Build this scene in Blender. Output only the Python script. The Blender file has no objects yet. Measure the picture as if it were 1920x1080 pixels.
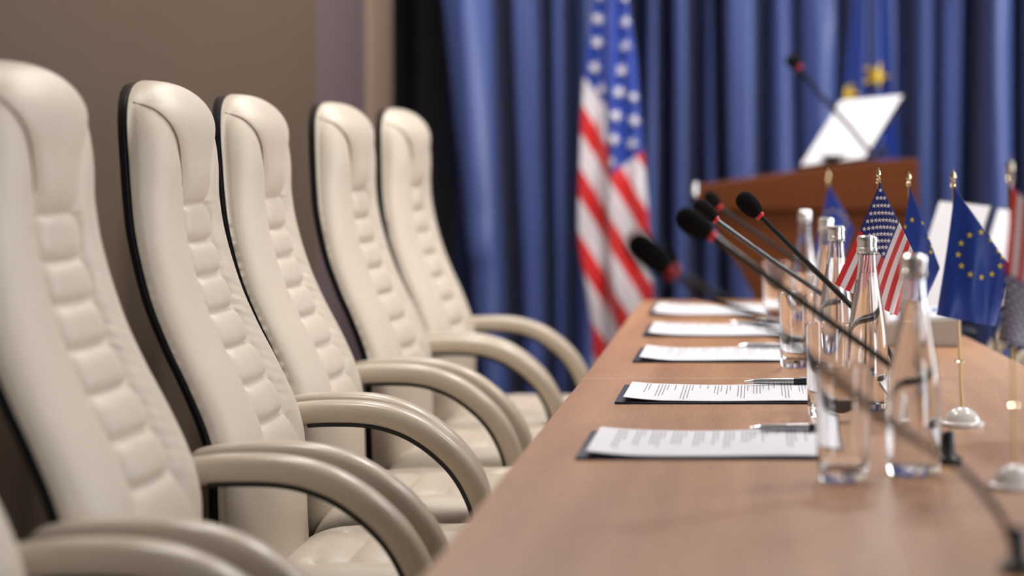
import bpy, math, random
from mathutils import Vector, Matrix, noise
random.seed(7)
PI = math.pi
SC = bpy.context.scene
C = SC.collection

# ------------------------------------------------------------------ camera
F = 3800.0           # focal length in pixels of the 1920 frame
VX, VY = 1422.0, 305.0   # where the table's long direction vanishes
HC = 1.103           # camera height
TT = 0.750           # table top height
cam_d = bpy.data.cameras.new('camera')
cam = bpy.data.objects.new('camera', cam_d)
C.objects.link(cam)
cam.location = (0, 0, HC)
cam.rotation_euler = (PI/2, 0, 0)
cam_d.sensor_width = 36
cam_d.lens = F/1920*36
cam_d.shift_x = (960-VX)/1920
cam_d.shift_y = -(540-VY)/1920
cam_d.clip_start = 0.05
cam_d.clip_end = 60
cam_d.dof.use_dof = True
cam_d.dof.focus_distance = 3.06
cam_d.dof.aperture_fstop = 2.1
cam_d.dof.aperture_blades = 0
SC.camera = cam
SC.view_settings.view_transform = 'Standard'
SC.view_settings.look = 'None'
SC.view_settings.gamma = 1
SC.view_settings.exposure = -1.02
SC.view_settings.use_curve_mapping = False
try:
    SC.cycles.max_bounces = 12
    SC.cycles.transmission_bounces = 12
    SC.cycles.transparent_max_bounces = 12
    SC.cycles.glossy_bounces = 5
    SC.cycles.diffuse_bounces = 3
    SC.cycles.sample_clamp_indirect = 12
    SC.cycles.caustics_reflective = True
    SC.cycles.caustics_refractive = True
    SC.cycles.blur_glossy = 0.05
    SC.cycles.use_denoising = True
except Exception:
    pass

# ------------------------------------------------------------------ world and lights
w = bpy.data.worlds.new('world')
SC.world = w
w.use_nodes = True
w.node_tree.nodes['Background'].inputs[0].default_value = (0.80, 0.88, 1.0, 1)
w.node_tree.nodes['Background'].inputs[1].default_value = 0.34

def area_light(name, loc, target, sx, sy, power, color):
    l = bpy.data.lights.new(name, 'AREA')
    l.shape = 'RECTANGLE'; l.size = sx; l.size_y = sy
    l.energy = power; l.color = color
    o = bpy.data.objects.new(name, l)
    C.objects.link(o)
    o.location = loc
    d = Vector(target)-Vector(loc)
    o.rotation_euler = d.to_track_quat('-Z', 'Y').to_euler()
    return o
# daylight through the two windows in the right wall
area_light('window_daylight', (3.80, -.75, 1.35), (0, 2.6, 1.0), 1.05, 2.45, 135, (0.96, 0.97, 1.0))
area_light('window_daylight', (3.80, 4.6, 1.65), (0, 3.6, 0.9), 1.0, 1.8, 74, (0.93, 0.96, 1.0))

# ------------------------------------------------------------------ helpers
def at(px, py, Y):
    return Vector(((px-VX)*Y/F, Y, HC-(py-VY)*Y/F))
def ytab(py):
    return F*(HC-TT)/(py-VY)

def lin(c):
    r = []
    for v in c[:3]:
        v /= 255.0
        r.append(v/12.92 if v <= .04045 else ((v+.055)/1.055)**2.4)
    return (*r, 1)

def link(name, me, parent=None, mats=()):
    o = bpy.data.objects.new(name, me)
    C.objects.link(o)
    if parent is not None: o.parent = parent
    for m in mats: me.materials.append(m)
    return o

def mesh(name, V, Fc, mats, parent=None, smooth=True, midx=None):
    me = bpy.data.meshes.new(name)
    me.from_pydata([tuple(v) for v in V], [], Fc)
    for m in (mats if isinstance(mats, (list, tuple)) else [mats]): me.materials.append(m)
    if smooth is True:
        me.polygons.foreach_set('use_smooth', [True]*len(me.polygons))
    elif isinstance(smooth, (list, tuple)):
        me.polygons.foreach_set('use_smooth', list(smooth))
    if midx: me.polygons.foreach_set('material_index', midx)
    me.update()
    o = bpy.data.objects.new(name, me)
    C.objects.link(o)
    if parent is not None: o.parent = parent
    return o

def auto(o, ang=35):
    me = o.data
    import bmesh
    bm = bmesh.new(); bm.from_mesh(me)
    bmesh.ops.recalc_face_normals(bm, faces=bm.faces)
    for e in bm.edges:
        e.smooth = not (len(e.link_faces) == 2 and e.calc_face_angle(0) > math.radians(ang))
    bm.to_mesh(me); bm.free()
    return o

def tag(o, label=None, cat=None, group=None, kind=None):
    if label: o['label'] = label
    if cat: o['category'] = cat
    if group: o['group'] = group
    if kind: o['kind'] = kind
    return o

def thing(name, label, cat, loc=(0, 0, 0), rz=0, group=None):
    o = bpy.data.objects.new(name, None); C.objects.link(o)
    o.empty_display_size = .05
    o.location = loc; o.rotation_euler = (0, 0, rz)
    return tag(o, label, cat, group)

def children(o):
    return [c for c in bpy.data.objects if c.parent == o]
def dup(root, loc, rz, label, parent=None):
    c = root.copy(); C.objects.link(c)
    if parent is None:
        c.location = loc; c.rotation_euler = (0, 0, rz); c['label'] = label
    else:
        c.parent = parent
    for ch in children(root): dup(ch, None, None, None, c)
    return c

class MB:
    def __init__(s): s.V = []; s.F = []; s.M = []
    def add(s, V, Fc, mi=0):
        n = len(s.V); s.V += [Vector(v) for v in V]
        s.F += [tuple(i+n for i in f) for f in Fc]; s.M += [mi]*len(Fc)
    def box(s, x0, x1, y0, y1, z0, z1, mi=0):
        s.add([(x0,y0,z0),(x1,y0,z0),(x1,y1,z0),(x0,y1,z0),(x0,y0,z1),(x1,y0,z1),(x1,y1,z1),(x0,y1,z1)],
              [(0,3,2,1),(4,5,6,7),(0,1,5,4),(1,2,6,5),(2,3,7,6),(3,0,4,7)], mi)
    def prism_y(s, poly, y0, y1, mi=0):      # polygon in xz, extruded along y
        n = len(poly)
        V = [(p[0], y0, p[1]) for p in poly]+[(p[0], y1, p[1]) for p in poly]
        s.add(V, [tuple(range(n)), tuple(range(2*n-1, n-1, -1))]+[(i, i+n, (i+1) % n+n, (i+1) % n) for i in range(n)], mi)
    def lathe(s, prof, c=(0,0,0), n=40, mi=0, cap0=False, cap1=False):
        V = []; Fc = []
        for r, z in prof:
            for k in range(n):
                a = 2*PI*k/n
                V.append((c[0]+r*math.cos(a), c[1]+r*math.sin(a), c[2]+z))
        for i in range(len(prof)-1):
            for k in range(n):
                Fc.append((i*n+k, i*n+(k+1) % n, (i+1)*n+(k+1) % n, (i+1)*n+k))
        if cap0: Fc.append(tuple(range(n-1, -1, -1)))
        if cap1: Fc.append(tuple((len(prof)-1)*n+k for k in range(n)))
        s.add(V, Fc, mi)
    def tube(s, pts, rad, n=12, mi=0, caps=True):
        P = [Vector(p) for p in pts]
        R = rad if isinstance(rad, (list, tuple)) else [rad]*len(P)
        T = [(P[min(i+1, len(P)-1)]-P[max(i-1, 0)]).normalized() for i in range(len(P))]
        up = Vector((0, 1, 0)) if abs(T[0].y) < .9 else Vector((1, 0, 0))
        nrm = (up-T[0]*up.dot(T[0])).normalized()
        V = []; Fc = []
        for i, p in enumerate(P):
            nrm = (nrm-T[i]*nrm.dot(T[i])).normalized()
            b = T[i].cross(nrm)
            for k in range(n):
                a = 2*PI*k/n
                V.append(p+(nrm*math.cos(a)+b*math.sin(a))*R[i])
        for i in range(len(P)-1):
            for k in range(n):
                Fc.append((i*n+k, i*n+(k+1) % n, (i+1)*n+(k+1) % n, (i+1)*n+k))
        if caps:
            Fc.append(tuple(range(n-1, -1, -1))); Fc.append(tuple((len(P)-1)*n+k for k in range(n)))
        s.add(V, Fc, mi)
    def build(s, name, mats, parent=None, smooth=True, bevel=0, ang=35):
        o = mesh(name, s.V, s.F, mats, parent, smooth, s.M)
        auto(o, ang)
        if bevel:
            m = o.modifiers.new('bevel', 'BEVEL'); m.width = bevel; m.segments = 3; m.limit_method = 'ANGLE'
        return o

def spline(P, n=8):
    P = [Vector(p) for p in P]; out = []
    for i in range(len(P)-1):
        p0 = P[max(i-1, 0)]; p1 = P[i]; p2 = P[i+1]; p3 = P[min(i+2, len(P)-1)]
        for k in range(n):
            t = k/n
            out.append(.5*((2*p1)+(p2-p0)*t+(2*p0-5*p1+4*p2-p3)*t*t+(3*p1-p0-3*p2+p3)*t**3))
    out.append(P[-1]); return out

def interp(tab, x):
    if x <= tab[0][0]: return tab[0][1]
    for (a, b), (c, d) in zip(tab, tab[1:]):
        if x <= c:
            t = (x-a)/(c-a); return b+(d-b)*t
    return tab[-1][1]
def sinterp(tab, x):          # smooth (Catmull-Rom, non uniform) interpolation
    if x <= tab[0][0]: return tab[0][1]
    if x >= tab[-1][0]: return tab[-1][1]
    for i in range(len(tab)-1):
        if x <= tab[i+1][0]:
            x1, y1 = tab[i]; x2, y2 = tab[i+1]
            def sl(j):
                a = tab[max(j-1, 0)]; b = tab[min(j+1, len(tab)-1)]
                return (b[1]-a[1])/(b[0]-a[0])
            h = x2-x1; t = (x-x1)/h
            m1, m2 = sl(i)*h, sl(i+1)*h
            return (2*t**3-3*t*t+1)*y1+(t**3-2*t*t+t)*m1+(-2*t**3+3*t*t)*y2+(t**3-t*t)*m2
def cl(x, a=0., b=1.): return max(a, min(b, x))
def ss(x): x = cl(x); return x*x*(3-2*x)

# ------------------------------------------------------------------ materials
def mat(name, color, rough=.5, metal=0., spec=.5, bump=None, noise_amt=0, noise_scale=5, sheen=0, coat=0, trans=0, ior=1.45, emit=None, es=1, sub=0):
    m = bpy.data.materials.new(name); m.use_nodes = True
    nt = m.node_tree; b = nt.nodes['Principled BSDF']
    b.inputs['Base Color'].default_value = color
    b.inputs['Roughness'].default_value = rough
    b.inputs['Metallic'].default_value = metal
    b.inputs['Specular IOR Level'].default_value = spec
    b.inputs['IOR'].default_value = ior
    b.inputs['Transmission Weight'].default_value = trans
    b.inputs['Coat Weight'].default_value = coat
    b.inputs['Coat Roughness'].default_value = .15
    if sheen:
        b.inputs['Sheen Weight'].default_value = sheen
        b.inputs['Sheen Roughness'].default_value = .4
    if emit:
        b.inputs['Emission Color'].default_value = emit; b.inputs['Emission Strength'].default_value = es
    tc = nt.nodes.new('ShaderNodeTexCoord')
    if noise_amt:
        n = nt.nodes.new('ShaderNodeTexNoise'); n.inputs['Scale'].default_value = noise_scale; n.inputs['Detail'].default_value = 4
        nt.links.new(tc.outputs['Object'], n.inputs['Vector'])
        mx = nt.nodes.new('ShaderNodeMix'); mx.data_type = 'RGBA'
        mx.inputs['A'].default_value = tuple(c*(1-noise_amt) for c in color[:3])+(1,)
        mx.inputs['B'].default_value = tuple(min(1, c*(1+noise_amt)) for c in color[:3])+(1,)
        nt.links.new(n.outputs['Fac'], mx.inputs['Factor']); nt.links.new(mx.outputs['Result'], b.inputs['Base Color'])
    if bump:
        kind, sc, st, dist = bump
        if kind == 'voronoi':
            t = nt.nodes.new('ShaderNodeTexVoronoi'); t.inputs['Scale'].default_value = sc; out = t.outputs['Distance']
        else:
            t = nt.nodes.new('ShaderNodeTexNoise'); t.inputs['Scale'].default_value = sc; t.inputs['Detail'].default_value = 5; out = t.outputs['Fac']
        nt.links.new(tc.outputs['Object'], t.inputs['Vector'])
        bp = nt.nodes.new('ShaderNodeBump'); bp.inputs['Strength'].default_value = st; bp.inputs['Distance'].default_value = dist
        nt.links.new(out, bp.inputs['Height']); nt.links.new(bp.outputs['Normal'], b.inputs['Normal'])
    return m

M = {}
M['leather'] = mat('cream_leather', lin((197, 184, 168)), .40, spec=.5, bump=('voronoi', 420, .28, .0012), noise_amt=.03, noise_scale=9)
M['thread'] = mat('brown_thread', lin((128, 98, 76)), .7)
M['shell'] = mat('black_shell', lin((18, 20, 26)), .34, spec=.6, bump=('noise', 500, .1, .0005))
M['arm'] = mat('cream_arm', lin((190, 177, 160)), .28, spec=.5, bump=('noise', 300, .05, .0004))
M['black'] = mat('black_plastic', lin((16, 16, 18)), .35)
M['chrome'] = mat('chrome', (.75, .75, .76, 1), .12, metal=1)
M['wall'] = mat('brown_wall_paint', lin((92, 76, 62)), .75, spec=.25, noise_amt=.05, noise_scale=3, bump=('noise', 160, .12, .001))
M['wallp'] = mat('mauve_wall_band', lin((98, 82, 84)), .75, spec=.25)  # mauve tone of the wall band past the brown stretch
M['tan'] = mat('tan_wall_band', lin((142, 118, 100)), .75, spec=.25)  # paler tan tone of the last wall band
M['dark'] = mat('charcoal_wall_paint', lin((104, 102, 112)), .8, spec=.2, noise_amt=.05)
M['floor'] = mat('carpet', lin((88, 74, 66)), .95, spec=.1, noise_amt=.25, noise_scale=60)
M['ceiling'] = mat('ceiling_paint', lin((220, 218, 212)), .9)
M['paper'] = mat('white_paper', lin((222, 221, 228)), .75, spec=.2)
M['ink'] = mat('grey_print', lin((128, 126, 134)), .8, spec=.1)
M['folder'] = mat('navy_folder', lin((24, 26, 52)), .45)
M['foam'] = mat('black_foam', lin((22, 20, 20)), .95, spec=.1, bump=('noise', 900, .8, .002))
M['red'] = mat('red_ring', lin((215, 40, 48)), .35)
M['gold'] = mat('gold', (.86, .76, .50, 1), .12, metal=1)
M['brass'] = mat('brass_pole', (.62, .45, .20, 1), .28, metal=1)
M['whiteplastic'] = mat('white_plastic', lin((226, 220, 216)), .22, coat=.5)
M['grey'] = mat('grey_unit', lin((176, 166, 156)), .45)
M['greytop'] = mat('pale_grey_keys', lin((214, 214, 220)), .4)
M['bluebtn'] = mat('blue_button', lin((90, 130, 210)), .4)
M['redbtn'] = mat('red_button', lin((225, 90, 90)), .4)
M['cap'] = mat('silver_cap', (.72, .71, .69, 1), .26, metal=1)
M['pen'] = mat('silver_pen', (.45, .45, .47, 1), .25, metal=1)
M['glass'] = mat('clear_glass', (1, 1, 1, 1), 0.0, trans=1, ior=1.46)
M['water'] = mat('water', (1, 1, 1, 1), 0.0, trans=1, ior=1.333)
M['usblue'] = None
M['emit'] = mat('light_panel', (1, 1, 1, 1), .5, emit=(1, .97, .92, 1), es=7)
M['sky'] = mat('bright_daylit_pane', (.9, .95, 1, 1), .3, emit=(.92, .96, 1, 1), es=14)
M['gold_cloth'] = mat('gold_star_cloth', lin((236, 200, 70)), .6)
M['white_cloth'] = mat('white_star_cloth', lin((232, 228, 232)), .6)
M['eu'] = mat('blue_flag_cloth', lin((20, 58, 150)), .5, sheen=.25, bump=('noise', 700, .1, .0005))
M['yellow'] = mat('yellow_star_cloth', lin((225, 205, 70)), .6)

def wood(name, c1, c2, rough, scale, axis='y', spec=.5, bumpst=.05, coat=0.):
    m = bpy.data.materials.new(name); m.use_nodes = True
    nt = m.node_tree; b = nt.nodes['Principled BSDF']
    b.inputs['Roughness'].default_value = rough; b.inputs['Specular IOR Level'].default_value = spec
    b.inputs['Coat Weight'].default_value = coat; b.inputs['Coat Roughness'].default_value = .2
    tc = nt.nodes.new('ShaderNodeTexCoord'); mp = nt.nodes.new('ShaderNodeMapping')
    s = {'y': (scale, scale*.045, scale), 'x': (scale*.045, scale, scale), 'z': (scale, scale, scale*.05)}[axis]
    mp.inputs['Scale'].default_value = s
    nt.links.new(tc.outputs['Object'], mp.inputs['Vector'])
    n = nt.nodes.new('ShaderNodeTexNoise'); n.inputs['Scale'].default_value = 1; n.inputs['Detail'].default_value = 6; n.inputs['Roughness'].default_value = .65
    nt.links.new(mp.outputs['Vector'], n.inputs['Vector'])
    n2 = nt.nodes.new('ShaderNodeTexNoise'); n2.inputs['Scale'].default_value = .07; n2.inputs['Detail'].default_value = 3
    nt.links.new(mp.outputs['Vector'], n2.inputs['Vector'])
    ad = nt.nodes.new('ShaderNodeMath'); ad.operation = 'ADD'
    nt.links.new(n.outputs['Fac'], ad.inputs[0]); nt.links.new(n2.outputs['Fac'], ad.inputs[1])
    mu = nt.nodes.new('ShaderNodeMath'); mu.operation = 'MULTIPLY_ADD'; mu.inputs[1].default_value = 1.4; mu.inputs[2].default_value = -.9
    nt.links.new(ad.outputs[0], mu.inputs[0])
    mx = nt.nodes.new('ShaderNodeMix'); mx.data_type = 'RGBA'; mx.clamp_factor = True
    mx.inputs['A'].default_value = c1; mx.inputs['B'].default_value = c2
    nt.links.new(mu.outputs[0], mx.inputs['Factor']); nt.links.new(mx.outputs['Result'], b.inputs['Base Color'])
    bp = nt.nodes.new('ShaderNodeBump'); bp.inputs['Strength'].default_value = bumpst; bp.inputs['Distance'].default_value = .0006
    nt.links.new(n.outputs['Fac'], bp.inputs['Height']); nt.links.new(bp.outputs['Normal'], b.inputs['Normal'])
    return m
M['table'] = wood('beech_laminate', lin((150, 104, 68)), lin((192, 146, 106)), .36, 300, 'y', .5, .25)
M['edge'] = mat('pale_edge_band', lin((212, 188, 170)), .4)
M['lectern'] = wood('walnut_veneer', lin((88, 44, 14)), lin((106, 54, 18)), .6, 60, 'x', .2)

def flag_mat(name):
    """stripes and canton in the cloth's own (u = fly, v = hoist) coordinates"""
    m = bpy.data.materials.new(name); m.use_nodes = True
    nt = m.node_tree; b = nt.nodes['Principled BSDF']; b.inputs['Roughness'].default_value = .5
    b.inputs['Sheen Weight'].default_value = .15
    uv = nt.nodes.new('ShaderNodeUVMap'); uv.uv_map = 'flag'
    sp = nt.nodes.new('ShaderNodeSeparateXYZ'); nt.links.new(uv.outputs[0], sp.inputs[0])
    def mth(op, a, bb=None, c=None):
        n = nt.nodes.new('ShaderNodeMath'); n.operation = op
        for i, v in enumerate((a, bb, c)):
            if v is None: continue
            if isinstance(v, (int, float)): n.inputs[i].default_value = v
            else: nt.links.new(v, n.inputs[i])
        return n.outputs[0]
    s = mth('MULTIPLY', sp.outputs[1], 6.5)
    fr = mth('FRACT', s)
    white = mth('GREATER_THAN', fr, .5)
    mx = nt.nodes.new('ShaderNodeMix'); mx.data_type = 'RGBA'
    mx.inputs['A'].default_value = lin((214, 30, 36)); mx.inputs['B'].default_value = lin((230, 224, 228))
    nt.links.new(white, mx.inputs['Factor'])
    can = mth('MULTIPLY', mth('LESS_THAN', sp.outputs[0], 1.0), mth('LESS_THAN', sp.outputs[1], 7/13))
    m2 = nt.nodes.new('ShaderNodeMix'); m2.data_type = 'RGBA'
    nt.links.new(can, m2.inputs['Factor']); nt.links.new(mx.outputs['Result'], m2.inputs['A'])
    m2.inputs['B'].default_value = lin((30, 42, 118))
    nt.links.new(m2.outputs['Result'], b.inputs['Base Color'])
    return m
M['us'] = flag_mat('striped_flag_cloth')

def curtain_mat():
    m = mat('blue_satin', lin((78, 94, 154)), .34, spec=.6, sheen=.08, bump=('noise', 240, .08, .001), noise_amt=.08, noise_scale=4)
    return m
M['curtain'] = curtain_mat()

# ------------------------------------------------------------------ the room
XW = -1.20
def struct(name, mb, m, bevel=0):
    o = mb.build(name, m, None, smooth=False, bevel=bevel); o['kind'] = 'structure'; return o
b = MB(); b.box(-1.5, 5.0, -3.5, 8.6, -.10, 0); struct('floor', b, M['floor'])
b = MB(); b.box(-1.5, 5.0, -3.5, 8.6, 3.0, 3.1); struct('ceiling', b, M['ceiling'])
b = MB(); b.box(XW-.15, XW, -3.5, 5.50, 0, 3.0); struct('wall_left', b, M['wall'])
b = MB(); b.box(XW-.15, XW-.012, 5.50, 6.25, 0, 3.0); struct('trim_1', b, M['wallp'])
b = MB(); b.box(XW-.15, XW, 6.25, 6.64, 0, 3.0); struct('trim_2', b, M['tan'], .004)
b = MB(); b.box(-1.35, 5.0, 8.0, 8.15, 0, 3.0); struct('wall_back', b, M['dark'])
b = MB(); b.box(XW-.30, XW-.15, 6.64, 8.0, 0, 3.0); struct('wall_side', b, M['dark'])
b = MB()
for y0, y1, z0, z1 in ((-3.5, -1.3, 0, 3), (-.2, 3.8, 0, 3), (5.4, 8.0, 0, 3), (-1.3, -.2, 0, .1), (3.8, 5.4, 0, .7), (-1.3, -.2, 2.6, 3), (3.8, 5.4, 2.6, 3)):
    b.box(3.9, 4.05, y0, y1, z0, z1)
struct('wall_right', b, M['ceiling'])
for n_, y0, wd in ((1, -1.3, 1.1), (2, 3.8, 1.6)):
    b = MB()
    zs0 = .1 if n_ == 1 else .7
    for q in (0, wd/2-.02, wd-.04): b.box(3.93, 3.99, y0+q, y0+q+.04, zs0, 2.6)
    b.box(3.93, 3.99, y0, y0+wd, zs0, zs0+.04); b.box(3.93, 3.99, y0, y0+wd, 2.56, 2.6)
    wn = struct('window_%d' % n_, b, M['whiteplastic'], .003)
    b = MB(); b.box(3.955, 3.962, y0+.03, y0+wd-.03, zs0+.03, 2.57); b.build('pane', M['sky'], wn, smooth=False)
b = MB(); b.box(XW, XW+.012, -3.5, 5.5, 0, .09); struct('baseboard_left', b, M['wall'], .003)

# ------------------------------------------------------------------ ceiling lights
def ceiling_panel(x, y, label):
    t = thing('ceiling_light', label, 'light', (x, y, 2.96), 0, 'square light panels in the ceiling')
    f = MB(); f.box(-.31, .31, -.31, -.295, 0, .04); f.box(-.31, .31, .295, .31, 0, .04)
    f.box(-.31, -.295, -.295, .295, 0, .04); f.box(.295, .31, -.295, .295, 0, .04)
    f.build('frame', M['whiteplastic'], t, smooth=False)
    d = MB(); d.box(-.295, .295, -.295, .295, .012, .03); d.build('diffuser', M['emit'], t, smooth=False)
    return t
for (x, y, pw, lb) in ((-.75, 3.3, 34, 'square lit ceiling panel above the middle chair of the row'),
                   (-.75, 5.5, 42, 'square lit ceiling panel above the far end of the chair row'),
                   (1.3, 3.3, 30, 'square lit ceiling panel right of the table, nearer the camera'),
                   (.25, 4.9, 68, 'square lit ceiling panel above the far end of the table'),
                   (1.3, 5.5, 36, 'square lit ceiling panel right of the lectern')):
    ceiling_panel(x, y, lb)
    area_light('panel_glow', (x, y, 2.93), (x, y, 0), .34, .34, pw, (1.0, .96, .92))

# ------------------------------------------------------------------ curtain
CY = 7.0
def build_curtain():
    k = CY/F
    valleys = [(828, 12, 34), (862, 14, 34), (955, 12, 10), (1022, 9, 4), (1072, 14, 0), (1128, 9, 0), (1192, 13, -3), (1247, 11, 0), (1306, 12, 0),
               (1353, 9, 6), (1432, 12, 0), (1500, 5, 4), (1583, 10, 0), (1650, 8, 2), (1706, 15, 2), (1765, 5, 0), (1828, 16, -4), (1908, 10, 0)]
    p = 1908
    rr = random.Random(3)
    while p < 3350:
        p += rr.uniform(60, 110); valleys.append((p, rr.uniform(8, 15), rr.uniform(-4, 4)))
    def depth(px, z):
        sh = (1.1-z)/1.0
        best = None
        vs = [(v[0]+v[2]*sh*1.6-(v[2]*.4 if v[2] > 20 else 0), v[1]) for v in valleys]
        for i in range(len(vs)-1):
            if vs[i][0] <= px <= vs[i+1][0] or i == len(vs)-2 or px < vs[0][0]:
                a, b_ = vs[i], vs[i+1]; break
        if px < vs[0][0]: return .0
        wd = b_[0]-a[0]; t = cl((px-a[0])/wd)
        # narrow groove half widths in px
        ga, gb = a[1]/wd*.9, b_[1]/wd*.9
        e1 = ss(cl((t-ga*.55)/ga/1.35)); e2 = ss(cl((1-t-gb*.55)/gb/1.35))
        dome = math.sin(PI*t)**.7
        h = .44*min(e1, e2)*cl(wd/60, .6, 1.2)*(min(a[1], b_[1])/12*.5+.5)+.075*dome*cl(wd/80, .5, 1.2)
        h += .006*math.sin(px*.11+z*2.2+3*noise.noise((px*.01, z*.8, 0)))
        h += .020*noise.noise((px*.02, z*1.1, 2.0))
        # soft break in the second fold
        d2 = ((px-905)/30)**2+((z-.77)/.10)**2
        h += .03*math.exp(-d2)*math.sin((z-.77)*30)
        return h
    x0, x1 = 818, 3350
    nx, nz = 760, 44
    V = []; Fc = []
    for j in range(nz+1):
        z = .03+2.93*j/nz
        for i in range(nx+1):
            px = x0+(x1-x0)*(i/nx)
            left = 0
            if px < 900: left = (1.1-z)*20*(1-(px-818)/82)
            x = (px-VX+left*0)*k
            y = CY+.44-depth(px, z)
            V.append((x, y, z))
    for j in range(nz):
        for i in range(nx):
            a = j*(nx+1)+i
            Fc.append((a, a+1, a+nx+2, a+nx+1))
    o = mesh('stage_curtain', V, Fc, M['curtain'])
    tag(o, 'long blue satin curtain hanging in deep folds behind the lectern', 'curtain')
    return o
build_curtain()
b = MB(); b.tube([(-1.2, CY+.32, 2.975), (3.7, CY+.32, 2.975)], .014)
o = b.build('curtain_rail', M['black']); tag(o, 'dark rail under the ceiling carrying the blue curtain', 'curtain rail')

# ------------------------------------------------------------------ table
def table_half(y0, y1, label, xr0, xr1, xl0=-.2876, xl1=-.2876, front_round=0):
    t = thing('conference_table', label, 'table', (0, 0, 0), 0, 'segments of the long table')
    ov = MB()
    n = 14
    L = [(xl0+(xl1-xl0)*i/n, y0+(y1-y0)*i/n) for i in range(n+1)]
    R = [(xr0+(xr1-xr0)*((i/n)**1.15), y0+(y1-y0)*i/n) for i in range(n+1)]
    out = L+R[::-1]
    z0, z1 = TT-.026, TT
    m = len(out)
    V = [(x, y, z0) for x, y in out]+[(x, y, z1) for x, y in out]
    Fc = [tuple(range(m, 2*m))[::-1], tuple(range(m))]
    mi = [0, 0]
    for i in range(m):
        Fc.append((i, (i+1) % m, (i+1) % m+m, i+m)); mi.append(1)
    ov.V = [Vector(v) for v in V]; ov.F = Fc; ov.M = mi
    ov.build('table_top', [M['table'], M['edge']], t, smooth=False, bevel=.0015)
    yc = (y0+y1)/2
    pn = MB(); pn.box(.02, .05, y0+.12, y1-.12, .12, z0); pn.build('modesty_panel', M['table'], t, smooth=False, bevel=.002)
    for yy in (y0+.10, y1-.13):
        lg = MB(); lg.box(-.10, .28, yy, yy+.03, .0, z0); lg.build('leg', M['table'], t, smooth=False, bevel=.002)
    return t
YS = 3.318
table_half(1.15, YS-.0012, 'near segment of the beech conference table, in front of the seam', .62, .475)
table_half(YS+.0012, 5.19, 'far segment of the beech conference table, beyond the seam towards the lectern', .475, .33, -.2876, -.300)

# ------------------------------------------------------------------ executive chair
SP = [(.46, -.118), (.50, -.122), (.56, -.126), (.65, -.128), (.70, -.130), (.745, -.142), (.80, -.166), (.86, -.196), (.92, -.221), (1.0, -.243), (1.06, -.252), (1.12, -.258), (1.17, -.264), (1.222, -.274)]
ZTOP = 1.221
def spx(z): return sinterp(SP, z)
def halfw(z):
    W = sinterp([(.46, .196), (.60, .208), (.75, .212), (.9, .200), (1.0, .188), (1.1, .176), (1.222, .166)], z)
    zc = 1.10
    if z > zc:
        q = cl((z-zc)/(ZTOP-zc)); W *= max(0, 1-q**3.3)**(1/2.7)
    if z < .56:
        q = cl((.56-z)/.10); W *= max(0, 1-q**3)**(1/3)
    return W
CRE = [1.044, .991, .942, .892, .842, .790, .737]
def gpil(z):
    return sinterp([(1.02, .34), (1.044, .36), (1.07, .375), (1.10, .42), (1.13, .52), (1.155, .68), (1.175, .86), (1.187, 1.0), (1.25, 1.0)], z)
def cushion_h(u, z):
    au = abs(u)
    e = max(0, 1-au**3.0)**.5
    top = 1.0
    if z > 1.08: top = max(0, 1-((z-1.08)/(ZTOP-1.08))**4.0)**.5
    bot = 1.0
    if z < .56: bot = max(0, 1-((.56-z)/.10)**2.5)**.5
    T = sinterp([(.46, .058), (.6, .054), (.75, .050), (.9, .049), (1.05, .050), (1.10, .056), (1.226, .060)], z)
    base = T*e*top*bot
    # tufted column
    uc = .36
    seg = None
    for i in range(6):
        if CRE[i+1] <= z <= CRE[i]: seg = i
    zb = .66
    if z < CRE[6]:                # pentagon below the last tuft, dying out downwards
        k = ss((z-zb)/(CRE[6]-zb))
        ucz = .36+(CRE[6]-z)*2.2
        if au < ucz:
            vz = cl((CRE[6]-z)/.022)
            a = max(0, 1-(1-vz)**2.6)**.5
            return base*(1-k)+k*(T*.54+.017*a*max(0, 1-(au/ucz)**4)**.5)*bot
        return base*(1-.40*k*math.exp(-((au-ucz)/.085)**1.2))
    if seg is not None:
        v = (z-CRE[seg+1])/(CRE[seg]-CRE[seg+1])
        ucs = uc*(.90+.14*math.sin(PI*v)**.6)
        if au < ucs:
            a = max(0, 1-(2*abs(v-.5))**3.2)**.5
            bq = max(0, 1-(au/ucs)**4)**.5
            return (T*.54+.018*a*bq)
        q = (au-ucs)
        roll = 1-.42*math.exp(-(q/.085)**1.2)
        wr = .0018*math.exp(-(q/.22)**2)*(math.sin((z+.06*au)*2*PI/.0165+4*noise.noise((z*9, u*3, 1)))*cl((1.0-z)/.08)*cl((z-.72)/.06))*(1 if u > 0 else .6)
        wr *= .5+.9*max(0, noise.noise((z*14, u*2, 5)))
        # horizontal puckers lining up with each crease
        wr -= .004*math.exp(-(((v if v < .5 else 1-v))/.10)**2)*math.exp(-(q/.16)**2)
        return base*roll+wr
    # head pillow
    g = gpil(z)
    vz = cl((z-1.044)/.055)
    rise = max(0, 1-(1-vz)**2.6)**.5
    if au < g:
        bq = max(0, 1-(au/g)**3.0)**.5 if g < .999 else 1
        ed = ss((1.19-z)/.10)
        low = T*.54
        h = low+(.025*rise)*(bq)+.002
        hb = base*(1-.30*ed) + .017*ed*bq*rise + .008*(1-ed)*e*top*(bq**.5 if g < .999 else 1)
        k = ss((z-1.06)/.07)
        return (h*(1-k)+hb*k)
    q = au-g
    ed = ss((1.19-z)/.10)
    return base*(1-.30*math.exp(-(q/.10)**1.2)*ed)

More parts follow.
